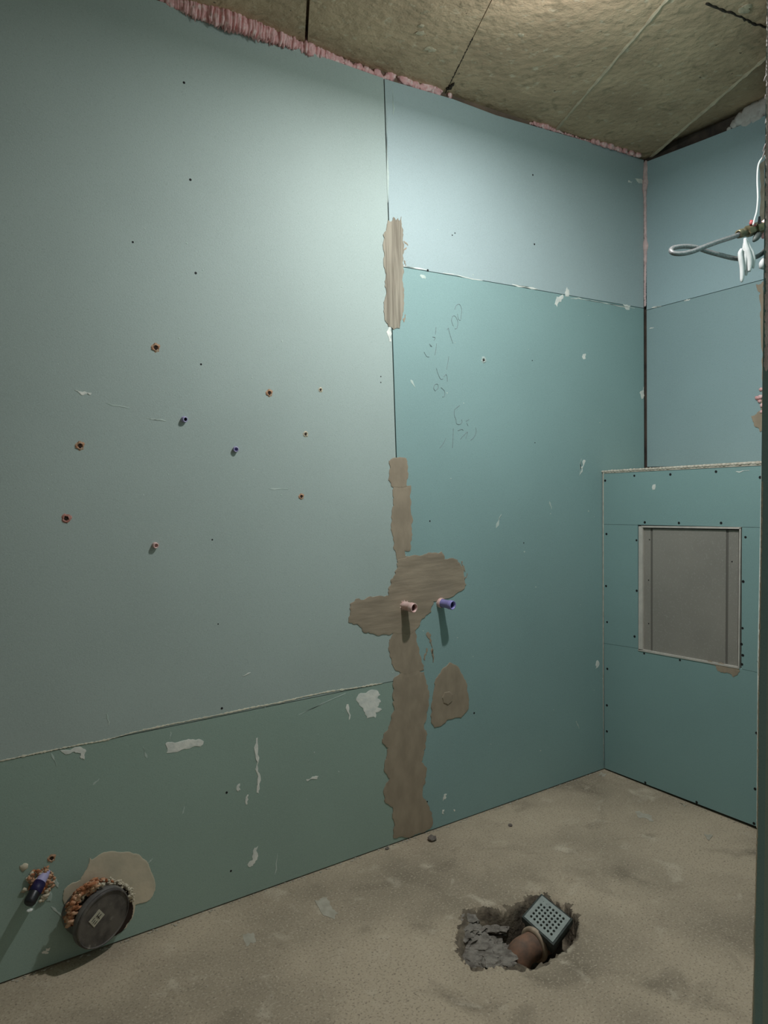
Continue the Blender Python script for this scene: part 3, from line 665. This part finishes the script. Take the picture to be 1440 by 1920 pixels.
hq([(499, 630), (519, 630), (519, 1598), (500, 1594)], XH+.0012, .003, 'groove', 'groove_strip'); hq([(1090, 641), (1114, 642), (1106, 1702), (1084, 1697)], XH+.0012, .003, 'groove', 'groove_strip')
bm = bmesh.new()
for c in ([(407, 612), (424, 612), (438, 628), (438, 1580), (405, 1580)], [(424, 609), (1212, 619), (1196, 634), (436, 622)], [(1194, 628), (1206, 622), (1194, 1728), (1184, 1716)], [(402, 1572), (442, 1578), (1192, 1714), (1192, 1728), (402, 1586)]):
    add_prism(bm, [hp(*q, XB-.0022) for q in c], V(.012, 0, 0))
under(obj('frame', bm, M['alu']), ha)
for a, b in ((478, 1035), (478, 1375), (484, 718), (1130, 890)): place(SCR_W, 'screw', 'b', 1100+a/4.1735, 840+b/4.1735, None, .7).location.x = XH-.0002
for o in [o for o in bpy.data.objects if o.name.startswith('screw') and o.parent is None]: under(o, ha)

# ---- water pipe stubs
def pipe_stub(label, base, tip, r, m, bore, cat='pipe'):
    t = thing('water_pipe_stub', label, cat, base)
    ax = tip-base; L = ax.length; a = ax.normalized(); s = base - a*.012
    bm = bmesh.new(); add_lathe(bm, s, a, [(0, r*.86), (.012, r*.86), (L+.012-.020, r*.9), (L+.012-.018, r), (L+.012-.002, r), (L+.012, r*.93), (L+.012-.001, r*.78), (L+.004, r*.75), (L-.004, r*.74)], 24)
    under(obj('sleeve', bm, M[m], None, True), t)
    bm = bmesh.new(); add_lathe(bm, s, a, [(L-.006, r*.7), (L+.002, r*.7), (L+.003, 0)], 20)
    under(obj('bore', bm, M[bore]), t)
    return t
b = ony(757, 1135); t = pipe_stub('short pink-white water pipe end with a dark red opening poking from the adhesive', b, b+V(.010, -.050, -.004), .0168, 'pink', 'maroon')
bm = bmesh.new(); rn = random.Random(61)
for i in range(9):
    a = i*.7; add_blob(bm, b+V(math.cos(a)*.0165, -.001, math.sin(a)*.0165), .0032, rn, 1, .9, 1.6, .6, 1.4)
under(obj('torn_collar', bm, M['pink'], None, True), t)
b = ony(825, 1130); t = pipe_stub('short violet-blue water pipe end with a navy opening, right of the pink one', b, b+V(.012, -.060, -.003), .0165, 'violet', 'navy')
bm = bmesh.new(); add_lathe(bm, b+V(0, .006, 0), V(.012, -.06, -.003), [(0, .0178), (.014, .0178), (.016, .0160)], 20); under(obj('sleeve_ring', bm, M['pink'], None, True, label='pale pink ring behind the violet sleeve'), t)
b, tp = ony(82, 1642), ony(53, 1696, YW-.055)
t = thing('water_pipe_stub', 'violet plastic pipe end with black tip drooping from a ragged hole near the floor', 'pipe', b)
a = (tp-b); L = a.length; a.normalize()
bm = bmesh.new(); add_lathe(bm, b-a*.02, a, [(0, .013), (L*.72, .013), (L*.72+.002, .015)], 20); under(obj('sleeve', bm, M['violet_pale'], None, True), t)
bm = bmesh.new(); add_lathe(bm, b-a*.02, a, [(L*.5, .0138), (L*.5, .0155), (L*.85, .0158), (L*.85+.001, .0140)], 20); under(obj('ring', bm, M['navy'], None, True), t)
bm = bmesh.new(); add_lathe(bm, b-a*.02, a, [(L*.84, .0146), (L+.012, .0150), (L+.018, .0125), (L+.019, .006), (L+.019, 0)], 20); under(obj('end_plug', bm, M['black_plastic'], None, True), t)
bm = bmesh.new(); add_blob(bm, tp+V(.002, -.008, -.012), .006, rn, 2, .3, 1.4, 1, .6); under(obj('plug_lug', bm, M['smear']), t)
bm = bmesh.new(); rn = random.Random(63)                      # ragged rim of foam and gypsum, part of the wall
for i in range(110):
    q = rn.uniform(0, 6.28); r_ = rn.uniform(.014, .036)
    add_blob(bm, b+V(math.cos(q)*r_*.95-.006, rn.uniform(-.006, 0), math.sin(q)*r_-.010), rn.uniform(.002, .006), rn, 1, .9, rn.uniform(.7, 1.6), .6, rn.uniform(.7, 1.5))
obj('foam_rim', bm, M['foam_rust'], wall_left, True, kind='stuff')
bm = bmesh.new()
for x, y, r in ((62, 1640, 5), (72, 1636, 5), (82, 1634, 6), (56, 1646, 5), (92, 1654, 6), (46, 1670, 5), (84, 1680, 8), (90, 1672, 6), (50, 1648, 4), (78, 1690, 5), (70, 1648, 5)): [add_blob(bm, ony(x+rn.gauss(0, 2), y+rn.gauss(0, 2), YW-.004), r*.0008*rn.uniform(.6, 1.3), rn, 1, .9, 1.4, .6, 1) for _ in range(4)]
obj('gypsum_flakes', bm, M['beige'], wall_left, True, kind='stuff')
bm = bmesh.new(); add_patch(bm, 'y', [(98, 1652), (106, 1648), (110, 1656), (109, 1664), (104, 1660)], .0012, rn, .2, 1); add_patch(bm, 'y', [(88, 1690), (94, 1668), (98, 1676), (95, 1690)], .0012, rn, .2, 1)
obj('filler_smear', bm, M['smear_faint'], wall_left, kind='stuff')

# ---- capped sewer pipe
R = .080; ax = V(.36, -.92, -.15).normalized()
cc = ony(195, 1723, YW-.052)
wall_c = cc - ax*(.052/-ax.y)
t = thing('sewer_pipe', 'wide grey capped sewer pipe end low on the wall, sticker on its cap', 'pipe', wall_c)
bm = bmesh.new(); s0 = wall_c - ax*.03; Lp = (cc-s0).length
add_lathe(bm, s0, ax, [(0, R*.90), (Lp-.020, R*.90), (Lp-.020, R*.95), (Lp-.014, R*.97)], 48); under(obj('pipe', bm, M['rubber'], None, True), t)
bm = bmesh.new(); add_lathe(bm, cc, ax, [(-.022, R*.93), (-.022, R*.99), (-.019, R*1.02), (-.010, R*1.02), (-.006, R*1.0)], 48); under(obj('collar', bm, M['rubber'], None, True), t)
bm = bmesh.new(); add_lathe(bm, cc, ax, [(-.014, R*.985), (-.002, R), (.001, R*.985), (.002, R*.95), (-.001, R*.93), (-.0012, R*.85), (-.0004, R*.5), (0, 0)], 48); under(obj('end_cap', bm, M['cap']), t)
def oncap(px, py, off=.0008):
    d = ray(px, py); return CAM + d*((cc+ax*off-CAM).dot(ax)/d.dot(ax))
sp = [oncap(0+a/4.235, 1560+b_/4.235) for a, b_ in ((706, 715), (790, 614), (832, 655), (748, 758))]
st = under(prism('sticker', sp, ax*-.0012, M['sticker'], label='small pale rectangular sticker'), t)
bm = bmesh.new()
def sq(u, v): return sp[0].lerp(sp[1], u).lerp(sp[3].lerp(sp[2], u), v) + ax*.0004
for u0, v0, u1, v1 in ((.12, .25, .42, .25), (.12, .5, .36, .5), (.12, .75, .42, .75), (.52, .30, .88, .30), (.52, .55, .88, .60), (.64, .3, .60, .8)):
    add_tube(bm, [sq(u0, v0), sq(u1, v1)], .0009, 4)
m_ = obj('sticker_print', bm, M['dark']); m_.parent = st; m_.matrix_parent_inverse = (Matrix.Translation(-t.location)).copy()
m_.matrix_parent_inverse = Matrix.Identity(4)
# filler round the pipe (wall)
patch('putty_patch', 'y', [(168, 1608), (172, 1612), (190, 1600), (215, 1596), (240, 1597), (262, 1603), (275, 1614), (283, 1634), (290, 1650), (291, 1668), (282, 1685), (270, 1692), (254, 1696), (250, 1716), (236, 1740), (200, 1760), (150, 1760), (136, 1720), (132, 1710), (122, 1702), (118, 1685), (120, 1668), (134, 1656), (150, 1650), (158, 1636), (165, 1622)], M['beige'], wall_left, .0016, .06, 2, 71)
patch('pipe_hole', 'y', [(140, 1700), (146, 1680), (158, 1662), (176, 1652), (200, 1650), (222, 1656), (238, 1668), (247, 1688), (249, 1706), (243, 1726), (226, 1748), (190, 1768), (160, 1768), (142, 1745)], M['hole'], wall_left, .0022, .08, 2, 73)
def crumble(nm, m, px, n, r0, r1, seed, wob=3, dep=.0):
    bm = bmesh.new(); rn = random.Random(seed); P = spline([V(x, y, 0) for x, y in px], 8)
    for i in range(n):
        q = P[rn.randrange(len(P))]
        add_blob(bm, ony(q.x+rn.gauss(0, wob), q.y+rn.gauss(0, wob), YW-.003-rn.random()*.008-dep*rn.random()), rn.uniform(r0, r1), rn, 1, .8, rn.uniform(.7, 1.8), .6, rn.uniform(.6, 1.4))
    return obj(nm, bm, M[m], wall_left, True, kind='stuff')
crumble('foam_rim', 'foam_rust', [(133, 1730), (134, 1714), (138, 1698), (145, 1684), (154, 1673), (166, 1664), (178, 1658)], 420, .003, .0075, 72, 4, .055)
crumble('foam_rim', 'foam_rust', [(178, 1654), (196, 1651), (208, 1654)], 60, .002, .0045, 74, 2.2)
crumble('filler_rim', 'beige', [(200, 1654), (222, 1655), (236, 1662), (244, 1672), (249, 1690)], 150, .002, .005, 75, 2.5)
crumble('filler_rim', 'beige', [(150, 1690), (158, 1679), (168, 1669), (182, 1662), (194, 1659)], 90, .002, .0045, 76, 2, .05)

# ---- floor drain
ZG = 0.004
K = 1440/140
gq = [onz(960+a/K, 1660+b_/K, z) for (a, b_), z in zip(((575, 192), (1146, 655), (790, 1132), (215, 612)), (ZG, ZG, ZG, ZG))]
gt, gr_, gb, gl_ = gq
cen = sum(gq, Vector())/4
dr = thing('floor_drain', 'square grey plastic drain head with perforated grate in the broken-out floor hole', 'drain', V(cen.x, cen.y, -.11))
def G(u, v): return gl_.lerp(gb, u).lerp(gt.lerp(gr_, u), v)   # u along the long edge, v across
bm = bmesh.new()
NU, NV = 7, 6
us = [.095 + (.895-.095)*i/(NU) for i in range(NU+1)]; vs = [.085 + (.915-.085)*i/NV for i in range(NV+1)]
us = [.105+.113*i for i in range(NU+1)]; vs = [.115+.130*i for i in range(NV+1)]
up = V(0, 0, .0022)
for i in range(NU):
    for j in range(NV):
        c4 = [(us[i], vs[j]), (us[i+1], vs[j]), (us[i+1], vs[j+1]), (us[i], vs[j+1])]
        cu, cv = (us[i]+us[i+1])/2, (vs[j]+vs[j+1])/2; du, dv = (us[i+1]-us[i])/2, (vs[j+1]-vs[j])/2
        out = [(cu+du*x, cv+dv*y) for x, y in ((-1, -1), (0, -1), (1, -1), (1, 0), (1, 1), (0, 1), (-1, 1), (-1, 0))]
        clog = (j == NV-1 and i in (0, 1))
        k = .30 if clog else .64
        inn = [(cu+du*k*x, cv+dv*k*y) for x, y in ((-.72, -.72), (0, -1), (.72, -.72), (1, 0), (.72, .72), (0, 1), (-.72, .72), (-1, 0))]
        o_ = [bm.verts.new(G(*q)+up) for q in out]; n_ = [bm.verts.new(G(*q)+up) for q in inn]; d_ = [bm.verts.new(G(*q)-V(0, 0, .003)) for q in inn]
        for k_ in range(8):
            k2 = (k_+1) % 8
            bm.faces.new((o_[k_], o_[k2], n_[k2], n_[k_])); bm.faces.new((n_[k_], n_[k2], d_[k2], d_[k_]))
        if clog: bm.faces.new([bm.verts.new(G(*q)+V(0, 0, .0012)) for q in inn])
ua, ub, va, vb = us[0], us[-1], vs[0], vs[-1]
i0, i1, w0, w1 = .02, .98, .02, .98
for q in ([(i0, w0), (i1, w0), (ub, va), (ua, va)], [(i1, w0), (i1, w1), (ub, vb), (ub, va)], [(i1, w1), (i0, w1), (ua, vb), (ub, vb)], [(i0, w1), (i0, w0), (ua, va), (ua, vb)]):
    bm.faces.new([bm.verts.new(G(*p)+up) for p in q])
rim = [(i0, w0), (i1, w0), (i1, w1), (i0, w1)]
for p, q in zip(rim, rim[1:]+rim[:1]): bm.faces.new([bm.verts.new(G(*p)+up), bm.verts.new(G(*q)+up), bm.verts.new(G(*q)-V(0, 0, .006)), bm.verts.new(G(*p)-V(0, 0, .006))])
bmesh.ops.remove_doubles(bm, verts=bm.verts[:], dist=1e-5)
under(obj('grate', bm, M['grate']), dr)
bm = bmesh.new()
def rect(s, z): return [G(.5+(u-.5)*s, .5+(v-.5)*s) + V(0, 0, z) for u, v in ((0, 0), (1, 0), (1, 1), (0, 1))]
lv = [rect(.97, .001), rect(1.06, .001), rect(1.06, -.012), rect(.96, -.014), rect(.90, -.036), rect(.5, -.046)]
rg = [[bm.verts.new(p) for p in l] for l in lv]
for a_, b_ in zip(rg, rg[1:]):
    for k in range(4): bm.faces.new((a_[k], a_[(k+1) % 4], b_[(k+1) % 4], b_[k]))
bm.faces.new(rg[-1])
under(obj('flange', bm, M['grate_dark']), dr)
bm = bmesh.new(); add_lathe(bm, cen+V(0, 0, -.03), V(0, 0, -1), [(0, .042), (.05, .042), (.08, .036), (.09, 0)], 28); under(obj('trap_body', bm, M['grate_dark'], None, True), dr)
pe, pc = onz(979, 1776, -.028), onz(1003, 1764, -.030)
axp = V(pc.x-pe.x, pc.y-pe.y, 0).normalized()
bm = bmesh.new()
pts = spline([pc+axp*.05+V(0, 0, -.014), pc+V(0, 0, -.012), pe+V(0, 0, -.013)+axp*.006, pe-axp*.010+V(0, 0, -.022), pe-axp*.022+V(0, 0, -.042), pe-axp*.026+V(0, 0, -.080)], 6)
add_tube(bm, pts, [.0375]*len(pts), 28); under(obj('elbow_pipe', bm, M['terracotta'], None, True, label='dusty brown elbow pipe'), dr)
bm = bmesh.new(); s0 = pc+V(0, 0, -.010); add_lathe(bm, s0-axp*.010, axp, [(0, .037), (0, .044), (.004, .0475), (.011, .0475), (.014, .044), (.016, .038)], 36); under(obj('pipe_collar', bm, M['collar'], None, True, label='pale brown pipe collar'), dr)

# ---- hose, valve, cable and strip at the end of the right wall
KH = 0.846                                      # the hose hangs clear of the end wall, over the ledge
def onh(px, py, D): return onf(px, py, D*KH)
DV = 2.60
h_ = thing('flexible_hose', 'thin grey flexible hose bent in a loop beside the upper right corner', 'hose', onh(1392, 437, DV))
loop = [(1391, 438, 2.60), (1372, 445, 2.58), (1350, 452, 2.56), (1325, 461, 2.53), (1300, 471, 2.51), (1280, 475.5, 2.50), (1264, 475, 2.50), (1258, 470, 2.51), (1264, 464.5, 2.53), (1285, 462, 2.55), (1305, 464, 2.56), (1325, 471, 2.57), (1350, 478, 2.58), (1375, 484, 2.59), (1400, 486, 2.60), (1417, 482, 2.64), (1428, 476, 2.67), (1437, 466, 2.69)]
bm = bmesh.new(); P = spline([onh(*p) for p in loop], 8)
add_tube(bm, P, [.0066*(1+.04*(i % 2)) for i in range(len(P))], 14); under(obj('tube', bm, M['hose'], None, True), h_)
a0, a1 = onh(1384, 439.3, 2.592), onh(1397, 435.5, 2.603); d_ = (a1-a0)
bm = bmesh.new(); add_lathe(bm, a0, d_, [(0, .0085), (0, .012), (d_.length*.5, .0128), (d_.length, .012), (d_.length, .008)], 16); under(obj('crimp_sleeve', bm, M['brass'], None, True, label='tarnished end fitting'), h_)
v_ = thing('shutoff_valve', 'tarnished brass valve with red tag at the hose end near right edge', 'valve', onh(1420, 430, 2.62))
a0, a1 = onh(1400, 434.6, 2.606), onh(1441, 423, 2.64); d_ = a1-a0; L = d_.length
bm = bmesh.new(); add_lathe(bm, a0, d_, [(0, .008), (0, .0165), (L*.22, .0165), (L*.24, .0125), (L*.34, .0125), (L*.36, .0185), (L*.62, .0195), (L*.66, .013), (L, .013), (L, 0)], 6); under(obj('body', bm, M['brass']), v_)
bm = bmesh.new(); add_tube(bm, [onh(1422, 440, 2.61), onh(1417, 447, 2.60), onh(1413, 452, 2.595)], [.010, .009, .004], 8); under(obj('spindle', bm, M['grate_dark'], None, True), v_)
bm = bmesh.new(); add_tube(bm, [onh(1424, 420, 2.61), onh(1424, 406, 2.61)], [.006, .003], 8); under(obj('lever', bm, M['black_plastic']), v_)
bm = bmesh.new(); add_blob(bm, onh(1409, 418, 2.60), .0075, rn, 2, .6, .9, .8, 1); add_blob(bm, onh(1414, 422, 2.60), .006, rn, 2, .6); under(obj('tag', bm, M['red'], None, True, label='red plastic tag'), v_)
bm = bmesh.new()
for x, y, r in ((1434, 428, .014), (1436, 418, .012), (1436, 436, .013), (1433, 442, .009)): add_blob(bm, onh(x, y, 2.64), r, rn, 2, .4)
under(obj('foam_collar', bm, M['foam'], None, True, label='pink foam round the valve'), v_)
w_ = thing('wire_cable', 'thin white cable hanging above the brass valve beside the wall edge', 'cable', onh(1421, 350, 2.62))
bm = bmesh.new(); P = spline([onh(*p) for p in ((1442, 287, 2.63), (1434, 292, 2.62), (1425, 302, 2.61), (1421, 316, 2.61), (1420, 340, 2.61), (1421, 370, 2.60), (1419, 395, 2.60), (1415, 410, 2.595), (1412, 422, 2.59))], 6)
add_tube(bm, P, .0026, 8); under(obj('sheath', bm, M['cable'], None, True), w_)
s_ = thing('thread_tape', 'bunched white tape strips hanging over the grey hose at right', 'tape', onh(1402, 490, 2.57))
bm = bmesh.new(); rn = random.Random(81)
for q_, st_ in enumerate(([(1397, 447, 5), (1398, 458, 8), (1401, 470, 11), (1405, 484, 11), (1406, 498, 9), (1405, 509, 5)], [(1399, 450, 5), (1404, 464, 8), (1410, 476, 9), (1412, 488, 9), (1412.5, 498, 6), (1412.5, 503, 3)],
             [(1397, 452, 5), (1396, 466, 8), (1398, 480, 10), (1400, 494, 9), (1400, 506, 7), (1399, 516, 4)], [(1391, 467, 5), (1388, 474, 8), (1389, 486, 9), (1391, 500, 8), (1391.5, 516, 7.5), (1391, 525, 6), (1391, 529, 3)], [(1394, 470, 6), (1397, 482, 10), (1396, 496, 8), (1395, 508, 5)])):
    dd = 2.562+.005*(q_ % 3)
    P = spline([onh(x, y, dd) for x, y, r in st_], 5); Rr = []
    for i in range(len(P)):
        f_ = i/5; k = min(int(f_), len(st_)-2); Rr.append((st_[k][2]+(st_[k+1][2]-st_[k][2])*(f_-k))*.00080)
    add_tube(bm, P, Rr, 10)
under(obj('strips', bm, M['tape'], None, True), s_)
bm = bmesh.new(); add_tube(bm, [onh(1431, 486, 2.63), onh(1429, 494, 2.62), onh(1428, 501, 2.62), onh(1432, 504, 2.63)], [.006, .009, .008, .003], 10); under(obj('strip_end', bm, M['tape'], None, True), s_)

# ---- loose crumbs on the floor
def pebble(px, py, r, label, seed, m='pebble'):
    p = onz(px, py); bm = bmesh.new(); rn = random.Random(seed)
    add_blob(bm, V(0, 0, 0), r, rn, 2, .5, 1.2, 1, .65)
    o = obj('pebble', bm, M[m]); o.location = (p.x, p.y, fz(p.x, p.y)[0]+r*.5); o['label'] = label; o['category'] = 'pebble'; o['group'] = 'loose stones on the floor'
pebble(810, 1575, .013, 'grey-brown pebble on the floor in front of the adhesive strip', 1)
pebble(957, 1549, .007, 'small dark stone chip on the floor near the far corner of the room', 2)
pebble(726, 1592, .006, 'tiny dark stone on the floor left of the adhesive strip', 3)

# ---- the lamp that lights the room, above the frame
HL = ZC+.002-LAMP.z-.0005
lp = thing('ceiling_lamp', 'round white ceiling lamp with lit disc hanging under bare concrete ceiling', 'lamp', V(LAMP.x, LAMP.y, ZC))
bm = bmesh.new(); add_lathe(bm, V(LAMP.x, LAMP.y, ZC+.002), V(0, 0, -1), [(0, 0), (0, .045), (.015, .045), (.022, .012), (.05, .012), (.056, .052), (HL, .056), (HL, .051), (HL-.004, .05), (HL-.004, 0)], 32); under(obj('housing', bm, M['white_plastic'], None, True), lp)
bm = bmesh.new(); add_lathe(bm, V(LAMP.x, LAMP.y, LAMP.z+.002), V(0, 0, -1), [(0, .048), (.002, .048), (.003, 0)], 32); under(obj('diffuser', bm, lit), lp)
